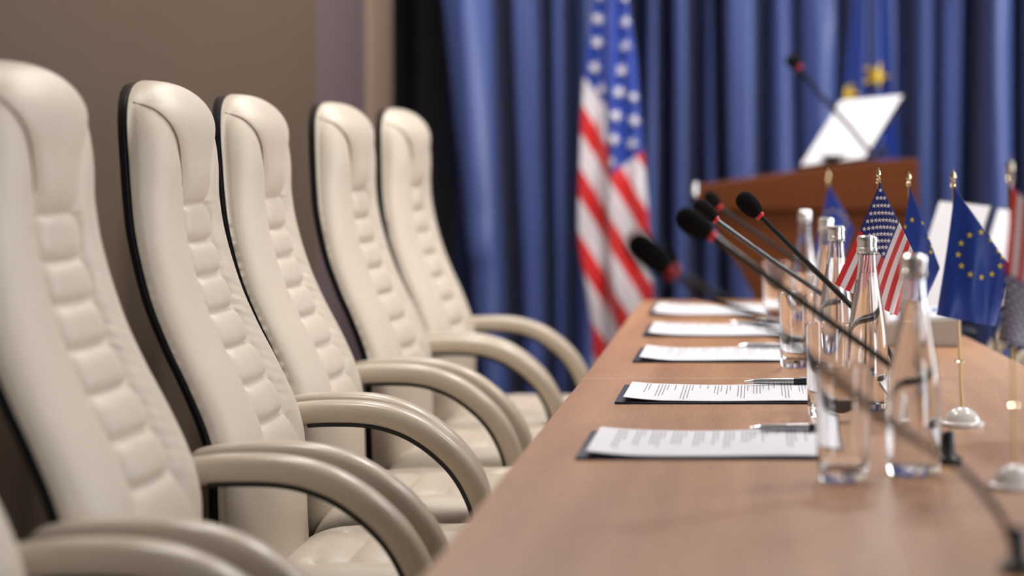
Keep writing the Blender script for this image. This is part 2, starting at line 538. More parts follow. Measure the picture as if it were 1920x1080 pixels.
def chair_backrest(parent):
    us = []
    NU = 92
    for i in range(NU+1):
        s = -1+2*i/NU
        us.append(math.sin(s*PI/2)*.55+s*.45 if abs(s) < 1 else s)
    zs = []
    NZ = 250
    for j in range(NZ+1):
        q = j/NZ
        zs.append(.462+(ZTOP-.462)*(q*.55+.45*(1-math.cos(q*PI))/2))
    # finer at the top end
    V = []; Fc = []
    for z in zs:
        sx = spx(z); W = halfw(z)
        for u in us:
            h = cushion_h(u, z)
            V.append((sx+max(h, .0), u*W, z))
    n = NU+1
    for j in range(len(zs)-1):
        for i in range(NU):
            a = j*n+i; Fc.append((a, a+1, a+n+1, a+n))
    # back face
    o = len(V)
    for z in zs:
        sx = spx(z); W = halfw(z)
        for k in (-1, -.5, 0, .5, 1): V.append((sx-.004*(1-k*k), k*W, z))
    for j in range(len(zs)-1):
        for i in range(4):
            a = o+j*5+i; Fc.append((a, a+5, a+6, a+1))
    for j in range(len(zs)-1):
        Fc.append((j*n, (j+1)*n, o+(j+1)*5, o+j*5)); Fc.append((j*n+NU, o+j*5+4, o+(j+1)*5+4, (j+1)*n+NU))
    ob = mesh('backrest', V, Fc, M['leather'], parent)
    # stitching along the head pillow
    for sgn in (-1, 1):
        pts = []
        for k in range(60):
            z = 1.07+(1.186-1.07)*k/59
            g = gpil(z)*sgn
            h = .5*(cushion_h(g-.02, z)+cushion_h(g+.02, z))-.0008
            pts.append((spx(z)+h+.0010, g*halfw(z), z))
        s = MB(); s.tube(pts, .0012, 6); s.build('stitching', M['thread'], ob)
    # black shell behind
    V = []; Fc = []
    nz = 90; ks = [-1+2*i/16 for i in range(17)]
    z0s, z1s = .50, ZTOP-.003
    for layer in (0, 1):
        for j in range(nz+1):
            q = j/nz; z = z0s+(z1s-z0s)*(q*.6+.4*(1-math.cos(q*PI))/2)
            zz = .462+(z-.462)*(ZTOP-.462)/(z1s-.462)
            W = halfw(min(zz, ZTOP-.0002))+.005
            if z >= z1s-1e-6: W = .02
            for k in ks:
                x = spx(z)-.003 if layer == 0 else spx(z)-.020-.012*(1-k*k)+.008*abs(k)**6
                V.append((x, k*W*(1 if layer == 0 else .985), z))
    m_ = 17; per = (nz+1)*m_
    for j in range(nz):
        for i in range(16):
            a = j*m_+i
            Fc.append((a, a+1, a+m_+1, a+m_)); a += per; Fc.append((a, a+m_, a+m_+1, a+1))
        for i in (0, 16):
            a = j*m_+i; Fc.append((a, a+m_, a+m_+per, a+per) if i == 0 else (a, a+per, a+m_+per, a+m_))
    for i in range(16):
        Fc.append((i, i+per, i+1+per, i+1)); a = nz*m_+i; Fc.append((a, a+1, a+1+per, a+per))
    so = mesh('back_shell', V, Fc, M['shell'], parent); auto(so, 50)
    mo = so.modifiers.new('bevel', 'BEVEL'); mo.width = .004; mo.segments = 3; mo.limit_method = 'ANGLE'; mo.angle_limit = math.radians(50)
    return ob

ARM = [(-.155, .700), (-.135, .708), (-.09, .7135), (-.04, .7145), (.00, .712), (.035, .704), (.070, .689), (.106, .664), (.137, .633), (.160, .596), (.175, .552), (.179, .505), (.168, .463), (.140, .430), (.095, .412), (.02, .405)]
def arm_mesh(parent, sy):
    pts = [Vector((p.x, 0, p.z)) for p in spline([(x, 0, z) for x, z in ARM], 6)]
    V = []; Fc = []; VB = []; FB = []
    n = 20
    m_ = len(pts)
    for i, p in enumerate(pts):
        T = (pts[min(i+1, m_-1)]-pts[max(i-1, 0)]).normalized()
        N = Vector((-T.z, 0, T.x))
        q = i/(m_-1)
        hw = .0245*interp([(0, .45), (.015, .85), (.04, 1), (.6, 1), (1, .8)], q)
        hh = .0185*interp([(0, .35), (.015, .8), (.05, 1), (.6, 1.02), (1, .8)], q)
        for k in range(n):
            a = 2*PI*k/n
            c, s_ = math.cos(a), math.sin(a)
            cy = math.copysign(abs(c)**.72, c)*hw; cn = math.copysign(abs(s_)**.72, s_)*hh
            if s_ > 0: cn *= 1.05
            V.append(p+N*cn+Vector((0, cy+sy, 0)))
        for (cy, cn) in ((-hw*.86, -hh*.72), (hw*.86, -hh*.72), (hw*.84, -hh*1.06), (-hw*.84, -hh*1.06)):
            VB.append(p+N*cn+Vector((0, cy+sy, 0)))
    for i in range(m_-1):
        for k in range(n):
            Fc.append((i*n+k, i*n+(k+1) % n, (i+1)*n+(k+1) % n, (i+1)*n+k))
        if 10 < i < m_-4:
            for k in range(4):
                FB.append((i*4+k, i*4+(k+1) % 4, (i+1)*4+(k+1) % 4, (i+1)*4+k))
    Fc.append(tuple(range(n-1, -1, -1))); Fc.append(tuple((m_-1)*n+k for k in range(n)))
    a_ = mesh('armrest', V, Fc, M['arm'], parent); auto(a_, 60)
    used = sorted({i for f in FB for i in f}); mp = {v: i for i, v in enumerate(used)}
    FB = [tuple(mp[i] for i in f) for f in FB]; VB = [VB[i] for i in used]
    FB.append((0, 1, 2, 3)); L = len(VB); FB.append((L-1, L-2, L-3, L-4))
    bb = mesh('underside_strip', VB, FB, M['black'], a_, smooth=False); auto(bb, 30)
    return a_

def seat_mesh(parent):
    NX, NY = 90, 80
    x0, x1 = -.10, .385; hy = .232
    V = []; Fc = []
    def top(s, t):          # s along x 0..1, t -1..1
        ex = max(0, 1-abs(2*s-1)**6)**.5; ey = max(0, 1-abs(t)**5)**.5
        h = .060*ex*ey
        at_ = abs(t)
        uc = .50
        if .12 < s < .95:
            v = ((s-.12)/.83*6) % 1
            k = ss((s-.12)/.05)*ss((.95-s)/.05)
            ucs = uc*(.93+.10*math.sin(PI*v))
            if at_ < ucs:
                h = h*(1-.24*k)+k*.012*max(0, 1-(2*abs(v-.5))**3)**.5*max(0, 1-(at_/ucs)**4)**.5
            else:
                h *= 1-.22*k*math.exp(-((at_-ucs)/.10)**1.2)
        h += .012*math.exp(-((s-.92)/.12)**2)*ey
        return h
    for j in range(NY+1):
        tt = -1+2*j/NY; t = math.sin(tt*PI/2)*.5+tt*.5
        for i in range(NX+1):
            ssn = i/NX; s = (.5-.5*math.cos(ssn*PI))*.5+ssn*.5
            V.append((x0+(x1-x0)*s, t*hy*(1-.05*(2*s-1)**2), .500+top(s, t)))
    n = NX+1
    for j in range(NY):
        for i in range(NX):
            a = j*n+i; Fc.append((a, a+1, a+n+1, a+n))
    o = len(V)
    for j in range(NY+1):
        tt = -1+2*j/NY; t = math.sin(tt*PI/2)*.5+tt*.5
        for i in range(NX+1):
            ssn = i/NX; s = (.5-.5*math.cos(ssn*PI))*.5+ssn*.5
            ex = max(0, 1-abs(2*s-1)**6)**.5; ey = max(0, 1-abs(t)**5)**.5
            V.append((x0+(x1-x0)*s, t*hy*(1-.05*(2*s-1)**2), .500-.05*ex*ey))
    for j in range(NY):
        for i in range(NX):
            a = o+j*n+i; Fc.append((a, a+n, a+n+1, a+1))
    per = [i for i in range(n)]+[j*n+NX for j in range(1, NY+1)]+[NY*n+i for i in range(NX-1, -1, -1)]+[j*n for j in range(NY-1, 0, -1)]
    for a, b_ in zip(per, per[1:]+per[:1]):
        Fc.append((a, o+a, o+b_, b_))
    return mesh('seat', V, Fc, M['leather'], parent)

def make_chair(label):
    t = thing('executive_chair', label, 'chair', (0, 0, 0), 0, 'cream leather chairs in the row')
    chair_backrest(t)
    seat_mesh(t)
    for sy in (-.232, .232): arm_mesh(t, sy)
    b = MB(); b.box(-.10, .24, -.17, .17, .42, .452); b.build('seat_pan', M['black'], t, smooth=False, bevel=.008)
    b = MB(); b.box(-.150, .02, -.035, .035, .435, .455)
    b.tube([(-.145, 0, .445), (-.160, 0, .50), (-.168, 0, .58), (-.168, 0, .66)], .018, 12)
    b.build('back_bracket', M['black'], t)
    for s in (-1, 1):
        b = MB(); b.tube([(-.145, s*.19, .700), (-.145, s*.222, .700)], .010, 12)
        b.build('arm_bracket', M['black'], t); b = MB()
        b.tube([(.04, s*.165, .43), (.04, s*.228, .410)], .012, 12)
        b.build('arm_bracket', M['black'], t)
    b = MB(); b.lathe([(.03, .42), (.03, .30), (.024, .30), (.024, .12)], (.10, 0, 0), 24, 0, True, True); b.build('gas_lift', M['black'], t)
    for k in range(5):
        a = 2*PI*k/5+.3
        c, s_ = math.cos(a), math.sin(a)
        b = MB(); b.tube([(.10+c*.02, s_*.02, .115), (.10+c*.15, s_*.15, .105), (.10+c*.28, s_*.28, .078)], [.028, .022, .015], 12)
        leg = b.build('base_leg', M['arm'], t)
        b = MB()
        for q in (-.014, .014):
            cx, cy = .10+c*.28-s_*q, s_*.28+c*q
            b.tube([(cx-s_*.009, cy+c*.009, .026), (cx+s_*.009, cy-c*.009, .026)], .026, 20)
        b.tube([(.10+c*.28, s_*.28, .03), (.10+c*.28, s_*.28, .075)], .008, 10)
        b.build('castor', M['black'], leg)
    return t
CX = -.600
DS = [1.76, 2.34, 2.92, 3.495, 4.07, 4.65]
LB = ['cream leather executive chair of which only the far armrest shows at the lower left edge',
      'nearest full cream leather executive chair, blurred, its headrest cut by the left edge',
      'sharp cream leather executive chair with a dark brown pillow seam, beside the nearest sheet',
      'cream leather executive chair just behind the sharp one, in front of bare brown wall',
      'blurred cream leather executive chair second from the far end of the row',
      'farthest cream leather executive chair, against the dark wall and the curtain edge']
# the labels above name the chairs from the camera outwards
RZ = [.01, .0, .015, .01, -.045, -.05]
TILT = [0, 0, 0, 0, .026, .052]
XO = [.003, .003, .003, -.022, -.004, .000]
c0 = make_chair(LB[0])
c0.location = (CX, DS[0], 0); c0.rotation_euler = (0, 0, RZ[0])
for i in range(1, 6):
    ch = dup(c0, (CX+XO[i], DS[i], 0), RZ[i], LB[i])
    if TILT[i]:       # these two backs stand a little more upright
        for p in children(ch):
            if p.name.startswith(('backrest', 'back_shell')):
                pv = Vector((-.12, 0, .50)); rm = Matrix.Rotation(TILT[i], 3, 'Y')
                p.rotation_euler = (0, TILT[i], 0); p.location = pv-rm@pv
o = dup(c0, (.76, 5.02, 0), PI, 'cream leather executive chair on the opposite side, behind the right end of the table')
o['group'] = 'chairs across the table'

# ------------------------------------------------------------------ papers in folders
def paper_set(i, yf, yb, xl, ln):
    base = TT
    # folder
    names = ['nearest', 'second nearest', 'middle', 'second farthest', 'farthest']
    y0, y1 = yf, yb
    V = []; Fc = []
    NX, NY = 40, 8
    def fz(s, t): return .0004+.0015*max(0, 1-s/.16)**2*(.4+.6*t)
    f = MB()
    def sheet(x0, x1, ya, yb_, zf, th):
        V = []; Fc = []
        for lay in (0, 1):
            for j in range(NY+1):
                t = j/NY
                for k in range(NX+1):
                    s = k/NX
                    V.append((x0+(x1-x0)*s, ya+(yb_-ya)*t, base+zf(s, t)+(th if lay else 0)))
        n = NX+1; P = n*(NY+1)
        for j in range(NY):
            for k in range(NX):
                a = j*n+k
                Fc.append((a, a+n, a+n+1, a+1)); Fc.append((a+P, a+P+1, a+P+n+1, a+P+n))
        per = [k for k in range(n)]+[j*n+NX for j in range(1, NY+1)]+[NY*n+k for k in range(NX-1, -1, -1)]+[j*n for j in range(NY-1, 0, -1)]
        for a, b_ in zip(per, per[1:]+per[:1]): Fc.append((a, b_, b_+P, a+P))
        return V, Fc
    V, Fc = sheet(xl, xl+ln, y0, y1, fz, .0026)
    f.add(V, Fc); fo = f.build('folder', M['folder'], None)
    tag(fo, 'navy folder lying under the %s white sheet on the table' % names[i], 'folder', 'navy folders under the sheets')
    ph = random.uniform(0, 3)
    def pz(s, t):
        return fz(s, t)+.0036+.0050*max(0, 1-s/.22)**1.6*(1-.5*t)+.0008*(1+math.sin(s*9+ph))*(.5+.5*t)
    xa, xb = xl+.012, xl+ln-.004; ya, yb_ = y0+.006, y1-.005
    V, Fc = sheet(xa, xb, ya, yb_, pz, .0004)
    p = MB(); p.add(V, Fc, 0)
    # printed lines: rows run along y
    s = .085; rng = random.Random(20+i)
    while s < .96:
        nl = rng.choice([1, 2, 3, 4, 4, 3])
        full = rng.uniform(.45, .92)
        for q in range(nl):
            t0, t1 = .95, .95-rng.uniform(.75, 1)*full
            if q == nl-1: t1 = .95-rng.uniform(.25, .7)*full
            cuts = 8
            for c in range(cuts):
                ta = t0+(t1-t0)*c/cuts; tb = t0+(t1-t0)*(c+1)/cuts-.004*(1 if t1 < t0 else -1)*-1
                qd = []
                for (ss_, tt_) in ((s, ta), (s+.0042, ta), (s+.0042, tb), (s, tb)):
                    k = ss_*NX; k0 = int(k); fr = k-k0
                    # heights follow the mesh facets
                    z = pz(k0/NX, tt_)*(1-fr)+pz((k0+1)/NX, tt_)*fr
                    qd.append((xa+(xb-xa)*ss_, ya+(yb_-ya)*tt_, base+z+.0004+.00025))
                p.add(qd, [(0, 1, 2, 3)], 1)
            s += .0165
            if s > .96: break
        s += rng.uniform(.012, .03)
    po = p.build('document', [M['paper'], M['ink']], None, smooth=False)
    po.data.polygons.foreach_set('use_smooth', [True]*len(po.data.polygons))
    tag(po, ['slightly blurred printed white sheet nearest the camera, the front sheet of the five',
             'sharp printed white sheet just in front of the table seam',
             'white sheet just beyond the table seam, left end of it blank',
             'white sheet second from the far end of the table',
             'farthest white sheet, at the far end of the table'][i], 'paper', 'printed sheets on navy folders')
    return pz, xa, xb, ya, yb_
PAP = [(2.405, 2.64, -.217, .318), (2.960, 3.185, -.210, .31), (3.573, 3.82, -.222, .31), (4.10, 4.38, -.235, .31), (4.67, 4.98, -.255, .31)]
sets = [paper_set(i, *p) for i, p in enumerate(PAP)]

# ------------------------------------------------------------------ pens
def make_pen():
    t = thing('ballpoint_pen', '', 'pen', (0, 0, 0), 0, 'pens lying on the sheets')
    def rod(nm, pr, m, par=t):
        b = MB(); V = []; n = 16
        for x, r in pr:
            for k in range(n):
                a = 2*PI*k/n; V.append((x, r*math.cos(a), r*math.sin(a)))
        Fc = [(i*n+k, i*n+(k+1) % n, (i+1)*n+(k+1) % n, (i+1)*n+k) for i in range(len(pr)-1) for k in range(n)]
        Fc += [tuple(range(n-1, -1, -1)), tuple((len(pr)-1)*n+k for k in range(n))]
        b.add(V, Fc); return b.build(nm, m, par)
    rod('barrel', [(.012, .0036), (.02, .0046), (.06, .0050), (.075, .0050)], M['pen'])
    rod('tip', [(-.002, .0006), (0, .0010), (.012, .0036)], M['chrome'])
    rod('cap', [(.0752, .0053), (.12, .0053), (.138, .0040)], M['black'])
    b = MB(); b.box(.085, .130, -.0012, .0012, .0052, .0066); b.build('clip', M['chrome'], t, smooth=False)
    return t
pen0 = make_pen()
PEN = [(0, -.010, .90, .02, 'pen lying on the front sheet, seen beside and through the front glass'),
       (1, -.020, .93, .03, 'pen lying on the sharp printed sheet in front of the seam'),
       (2, -.035, .90, -.02, 'pen lying on the sheet just beyond the seam, beside a glass'),
       (3, -.060, .86, .03, 'blurred pen on the sheet second from the far end')]
for n_, (i, x, t_, rz, lb) in enumerate(PEN):
    pz, xa, xb, ya, yb_ = sets[i]
    s_ = (x-xa)/(xb-xa)
    zz = max(pz(cl(s_+k*.1), t_) for k in range(5))
    loc = (x, ya+(yb_-ya)*t_, TT+zz+.0058)
    if n_ == 0:
        pen0.location = loc; pen0.rotation_euler = (0, 0, rz); pen0['label'] = lb
    else: dup(pen0, loc, rz, lb)

# ------------------------------------------------------------------ tumblers
def make_glass():
    h = .129
    prof_o = [(.0, .0), (.0245, 0), (.0262, .0025), (.0270, .008), (.0285, .03), (.0322, h-.002), (.0320, h)]
    prof_i = [(.0308, h), (.0303, h-.003), (.0270, .04), (.0250, .020), (.0225, .0145), (.012, .0130), (0, .0128)]
    b = MB(); b.lathe(prof_o+prof_i, n=64)
    return b.build('tumbler', M['glass'], None, ang=60)
def place_first_or_copy(o, first, loc, label):
    if first: o.location = loc; o['label'] = label; return o
    c = o.copy(); C.objects.link(c); c.location = loc; c['label'] = label; return c
g0 = make_glass(); g0['category'] = 'glass'; g0['group'] = 'drinking glasses along the table'
GL = [(1580, 2.25, 'empty blurred glass nearest the camera, in front of the bottles'),
      (1552, 2.82, 'empty glass with its rim just below the tip of the striped flag'),
      (1494, 3.50, 'clear empty glass standing just beyond the table seam'),
      (1508, 4.06, 'blurred empty glass standing beside the fourth bottle'),
      (1456, 4.62, 'farthest empty glass, at the end of the last sheet')]
for n_, (px, d, lb) in enumerate(GL):
    place_first_or_copy(g0, n_ == 0, ((px-VX)*d/F, d, TT+.0003), lb)

# ------------------------------------------------------------------ water bottles
def make_bottle():
    t = thing('water_bottle', '', 'bottle', (0, 0, 0), 0, 'capped glass water bottles')
    R = .0305
    po = [(0, .003), (.018, .0), (.027, 0), (.0300, .004), (R, .012), (R, .055), (.0300, .085), (.0275, .115), (.0225, .148), (.0175, .178), (.0142, .200), (.0132, .215), (.0130, .221), (.0155, .223), (.0155, .2265), (.0130, .229), (.0125, .241)]
    pi = [(.0100, .241), (.0102, .225), (.0110, .205), (.0145, .178), (.0198, .148), (.0248, .115), (.0272, .085), (.0277, .055), (.0277, .016), (.024, .010), (0, .0085)]
    b = MB(); b.lathe(po+pi, n=64); b.build('glass_body', M['glass'], t, ang=50)
    pw = [(0, .0083), (.0241, .0098), (.0279, .0158), (.0279, .055), (.0274, .085), (.0250, .115), (.0200, .148), (.0147, .178), (.01185, .196), (0, .1962)]
    b = MB(); b.lathe(pw, n=64); b.build('water', M['water'], t, ang=50)
    n = 72
    prof = [(.0128, .226), (.0150, .2265), (.0152, .231), (.0143, .2318), (.0143, .2400), (.0152, .2405), (.0152, .2425), (.0143, .2465), (.0120, .2485), (0, .2485)]
    b = MB(); V = []
    for i, (r, z) in enumerate(prof):
        for k in range(n):
            rr = r*(1+(.008 if (k % 4) < 2 and 1 <= i <= 2 else 0)); a = 2*PI*k/n
            V.append((rr*math.cos(a), rr*math.sin(a), z))
    Fc = [(i*n+k, i*n+(k+1) % n, (i+1)*n+(k+1) % n, (i+1)*n+k) for i in range(len(prof)-1) for k in range(n)]
    b.add(V, Fc); b.build('screw_cap', M['cap'], t)
    return t
bt0 = make_bottle()
BT = [(1713, 2.30, 'blurred capped water bottle nearest the camera'),
      (1626, 2.90, 'sharp capped water bottle in front of the striped table flag'),
      (1568, 3.35, 'capped water bottle behind and left of the sharp bottle'),
      (1549, 3.84, 'capped water bottle partly hidden behind another, in front of the far blue flag'),
      (1509, 4.42, 'farthest capped water bottle, in front of the lectern')]
for n_, (px, d, lb) in enumerate(BT):
    loc = ((px-VX)*d/F, d, TT+.0003)
    if n_ == 0: bt0.location = loc; bt0['label'] = lb
    else: dup(bt0, loc, .3*n_, lb)

# ------------------------------------------------------------------ gooseneck microphones
def microphone(label, tip, neck, pts, Ys, base_at=None, stem_mat='black', group='gooseneck microphones on the table', foot=True, scale=1., rigid=.55):
    """tip / neck: pixel-measured ends of the foam head; pts: further stem points, all lifted to world points"""
    P = [at(*q, Ys[0]) for q in (tip, neck)]
    S = [at(px, py, y) for (px, py), y in zip(pts, Ys[1:])]
    if base_at is not None: S.append(Vector(base_at))
    org = Vector(base_at) if base_at is not None else S[-1]
    t = thing('gooseneck_microphone', label, 'microphone', org, 0, group)
    L = lambda v: Vector(v)-org
    d = (P[1]-P[0]); ln = d.length; d.normalize()
    b = MB(); prof = [(0, .02), (.03, .40), (.08, .65), (.18, .88), (.32, .98), (.5, 1.0), (.72, .92), (.9, .72), (.97, .58), (1.0, .40)]
    b.tube([L(P[0]+d*ln*s) for s, r in prof], [max(.0006, .0145*scale*r) for s, r in prof], 28); b.build('foam_windscreen', M['foam'], t)
    b = MB(); b.tube([L(P[1]-d*.002), L(P[1]+d*.003), L(P[1]+d*.005)], [.0068*scale, .0072*scale, .0055*scale], 24); b.build('red_ring', M['red'], t)
    path = spline([P[1]+d*.004]+S, 10)
    nr = int(len(path)*rigid)
    b = MB(); b.tube([L(p) for p in path[:nr+1]], .0042*scale, 14); b.build('rigid_stem', M['stem'] if stem_mat == 'black' else M[stem_mat], t)
    # ribbed flexible part
    fl = path[nr:]
    if len(fl) > 2:
        dense = spline(fl, 6)
        b = MB(); b.tube([L(p) for p in dense], [(.0029+.0005*(k % 2))*scale for k in range(len(dense))], 12); b.build('flexible_neck', M['flex'], t)
    if foot and base_at is not None:
        b = MB(); b.lathe([(.016*scale, 0), (.016*scale, .006), (.011, .010), (.0075, .012), (.0065, .035), (.0045, .038)], (0, 0, 0), 28, 0, True, True); b.build('mounting_foot', M['black'], t)
    return t
M['stemgrey'] = mat('satin_grey_stem', (.10, .11, .12, 1), .22, metal=.85)
M['stem'] = mat('gloss_black_stem', lin((14, 13, 14)), .18, spec=.7)
M['flex'] = mat('dark_flexible_neck', lin((20, 15, 16)), .6)
microphone('nearest gooseneck microphone, heavily blurred, its foam head in front of the striped floor flag', (1178, 443), (1258, 508), [(1330, 548), (1450, 618), (1560, 705), (1667, 792), (1740, 838), (1812, 888), (1872, 962), (1903, 1030)], [1.84, 1.84, 1.83, 1.82, 1.80, 1.79, 1.77, 1.75, 1.75], ((1908-VX)*1.75/F, 1.75, TT+.0003), rigid=.52)
microphone('blurred gooseneck microphone with the long thin stem crossing two glasses', (1268, 398), (1333, 441), [(1440, 520), (1560, 606), (1662, 680), (1735, 745)], [2.34, 2.34, 2.35, 2.36, 2.37], ((1779-VX)*2.38/F, 2.38, TT+.0003), rigid=.62)
microphone('sharp gooseneck microphone with glossy black stem, highest of the table microphones', (1385, 364), (1423, 403), [(1500, 480), (1590, 568), (1660, 645)], [2.95, 2.95, 2.96, 2.97], ((1700-VX)*2.98/F, 2.98, TT+.0003), rigid=.70)
microphone('gooseneck microphone with a silvery grey stem, just left of the sharp one', (1304, 379), (1341, 411), [(1440, 483), (1540, 551), (1608, 606)], [3.42, 3.42, 3.42, 3.42], ((1650-VX)*3.44/F, 3.44, TT+.0003), stem_mat='stemgrey' if 'stemgrey' in M else 'chrome', rigid=.72)
microphone('small blurred gooseneck microphone in front of the lectern, farthest on the table', (1323, 361), (1348, 387), [(1420, 438), (1500, 492), (1580, 545)], [4.30, 4.30, 4.30, 4.28], ((1627-VX)*4.26/F, 4.26, TT+.0003), stem_mat='flex', rigid=.75)

# ------------------------------------------------------------------ conference unit
t = thing('conference_unit', 'grey conference box with coloured buttons, behind the front blue table flag', 'device', (.318, 3.97, TT+.0003))
b = MB(); pr = [(-.085, 0), (.085, 0), (.085, .030)]
V = [(-.075, -.085, 0), (.070, -.085, 0), (.070, .085, 0), (-.075, .085, 0), (-.075, -.085, .045), (.070, -.085, .055), (.070, .085, .062), (-.075, .085, .062)]
b.add(V, [(0, 3, 2, 1), (4, 5, 6, 7), (0, 1, 5, 4), (1, 2, 6, 5), (2, 3, 7, 6), (3, 0, 4, 7)]); b.build('housing', M['grey'], t, smooth=False, bevel=.004)
b = MB(); V = [(-.068, -.078, .0475), (.063, -.078, .0565), (.063, .078, .0642), (-.068, .078, .0640)]
b.add(V+[(x, y, z+.0015) for x, y, z in V], [(0, 3, 2, 1), (4, 5, 6, 7), (0, 1, 5, 4), (1, 2, 6, 5), (2, 3, 7, 6), (3, 0, 4, 7)]); b.build('key_plate', M['greytop'], t, smooth=False)
for (x, y, m_) in ((-.04, -.03, 'bluebtn'), (-.015, -.045, 'redbtn'), (.005, -.02, 'bluebtn'), (.03, .02, 'bluebtn')):
    b = MB(); b.lathe([(.007, 0), (.007, .004), (.005, .0055), (0, .0055)], (x, y, .0605), 16); b.build('button', M[m_], t)

# ------------------------------------------------------------------ small table flags
def star_pts(cx, cy, r, rot=0, inner=.40):
    return [(cx+(r if k % 2 == 0 else r*inner)*math.sin(rot+PI*k/5), cy+(r if k % 2 == 0 else r*inner)*math.cos(rot+PI*k/5)) for k in range(10)]

def table_flag(label, kind, d, base_px, fin_top, TL, BL, BR, TR, circ=None, wave=.006, canton=.47, wrap=True, tip_dx=0, flip=False):
    """small cloth flag drooping from a brass stick that stands in a white dome foot.
    TL: top at the stick, BL: free lower corner, BR: other lower corner, TR: fold corner on the far side."""
    bx = (base_px-VX)*d/F
    t = thing('table_flag', label, 'flag', (bx, d, TT+.0003), 0, 'small flags on table stands')
    org = Vector((bx, d, TT+.0003))
    ft = at(fin_top[0], fin_top[1], d)-org
    # foot
    b = MB(); b.lathe([(.030, 0), (.0300, .0045), (.0275, .0065), (.0245, .0072), (.0235, .0105), (.0200, .0165), (.0135, .0215), (.006, .0245), (0, .0255)], n=48, cap0=True)
    b.build('dome_foot', M['whiteplastic'], t)
    top = Vector((ft.x, ft.y, ft.z-.024))
    b = MB(); b.tube([(0, 0, .021), (top.x*.5, top.y*.5, top.z*.5), top], .0018, 12); po = b.build('pole', M['brass'], t)
    b = MB(); c = Vector((top.x*.27, 0, top.z*.27)); b.lathe([(.0018, -.001), (.0050, -.0008), (.0082, 0), (.0050, .0012), (.0018, .0014)], c, 20); b.build('stop_ring', M['gold'], po)
    b = MB(); b.lathe([(.0018, -.002), (.0042, 0), (.0046, .002), (.0030, .0035), (.0044, .006), (.0028, .0082), (.0024, .0095), (.0042, .0125), (.0040, .0150), (.0022, .0205), (.0003, .0245)], top, 20); b.build('spear_finial', M['gold'], t)
    c4 = [at(px, py, d)-org for (px, py) in (TL, BL, BR, TR)]
    hoist = (c4[3]-c4[0]).length; fly = (c4[1]-c4[0]).length
    hoist = max(hoist, .105)
    def P(a, v):
        p = c4[0]*(1-a)*(1-v)+c4[1]*a*(1-v)+c4[2]*a*v+c4[3]*(1-a)*v
        y = -.004-.010*math.sin(PI*min(1, v*1.0))*(.4+.6*a)+wave*math.sin(v*7+a*2.2+1)*a+.5*wave*math.sin(v*12-a*3)*a
        x = p.x+.0025*math.sin(a*PI)*math.sin(v*PI*2+.5)
        if v > .85: y += .030*((v-.85)/.15)**2*a
        return Vector((x, y, p.z))
    NA, NV = 40, 52
    V = []; Fc = []; UV = []
    for j in range(NV+1):
        v = j/NV
        # strip folded back to the stick
        tp = top*(1-v*hoist/max(top.z, .01))
        tp = Vector((top.x+(0-top.x)*(v*hoist/top.z), 0, top.z-.002-v*hoist))
        fold = P(0, v)
        for q in range(5):
            s = q/4
            p = tp*(1-s)+fold*s
            p.y += .004*(1-s)+.006*math.sin(PI*s)
            V.append(p); UV.append((-.18+.18*s, v))
        for i in range(1, NA+1):
            a = i/NA
            V.append(P(a, v)); UV.append((a, v))
    n = 5+NA
    for j in range(NV):
        for i in range(n-1):
            a = j*n+i; Fc.append((a, a+1, a+n+1, a+n))
    ncloth = len(Fc); MI = [0]*ncloth
    def nrm(a, v):
        e = .01
        du = P(min(1, a+e), v)-P(max(0, a-e), v); dv = P(a, min(1, v+e))-P(a, max(0, v-e))
        return du.cross(dv).normalized()
    def inv(q, ca=.5, cv=.5):
        for it in range(12):
            p0 = P(ca, cv); e = .004
            pa = (P(ca+e, cv)-p0)/e; pv = (P(ca, cv+e)-p0)/e
            rx, rz_ = q[0]-p0.x, q[1]-p0.z; dt = pa.x*pv.z-pa.z*pv.x
            ca = cl(ca+(rx*pv.z-rz_*pv.x)/dt, .005, .995); cv = cl(cv+(pa.x*rz_-pa.z*rx)/dt, .005, .99)
        return ca, cv
    def star(ca, cv, r_m, rot=0):
        N = nrm(cl(ca), cl(cv)); p0 = P(ca, cv)
        pts = [(ca, cv)]
        rings = (.5, 1.0)
        for rg in rings:
            for x, z in star_pts(0, 0, r_m*rg, rot): pts.append(inv((p0.x+x*.92, p0.z+z), ca, cv))
        for sg in (1, -1):
            o_ = len(V)
            for a, v in pts:
                V.append(P(a, v)+N*.0008*sg); UV.append((a, v))
            for k in range(10):
                k2 = (k+1) % 10
                for f in ((o_, o_+1+k, o_+1+k2), (o_+1+k, o_+11+k, o_+11+k2, o_+1+k2)):
                    Fc.append(f if sg > 0 else f[::-1]); MI.append(1)
    fly_m = fly; hoist_m = ((c4[3]-c4[0]).length+(c4[2]-c4[1]).length)/2
    if kind == 'stripes':
        for r in range(9):
            cnt = 6 if r % 2 == 0 else 5
            for c in range(cnt):
                ca = canton*(1+2*c+(r % 2))/12; cv = (7/13)*(r+1)/10
                star(1-ca if flip else ca, cv, .0041, .15)
        uvscale = 1/canton
    else:
        rr = min(fly_m, hoist_m)*.31
        for k in range(12):
            a = 2*PI*k/12
            q = at(circ[0]+circ[2]*math.cos(a), circ[1]+circ[2]*math.sin(a), d)-org
            ca, cv = inv((q.x, q.z))
            star(ca, cv, .0050, .1)
        uvscale = 1
    mats = [M['us'], M['white_cloth']] if kind == 'stripes' else [M['eu'], M['yellow']]
    o = mesh('flag_cloth', V, Fc, mats, t, True, MI)
    uvl = o.data.uv_layers.new(name='flag')
    for lp in o.data.loops:
        u, v = UV[lp.vertex_index]
        if flip: u = 1-u; v = v
        uvl.data[lp.index].uv = (u*uvscale, v)
    return t
table_flag('small sharp flag with white stars and red and white stripes behind the bottles', 'stripes', 3.14, 1652, (1647, 314), (1650, 342), (1565, 532), (1685, 594), (1716, 480))
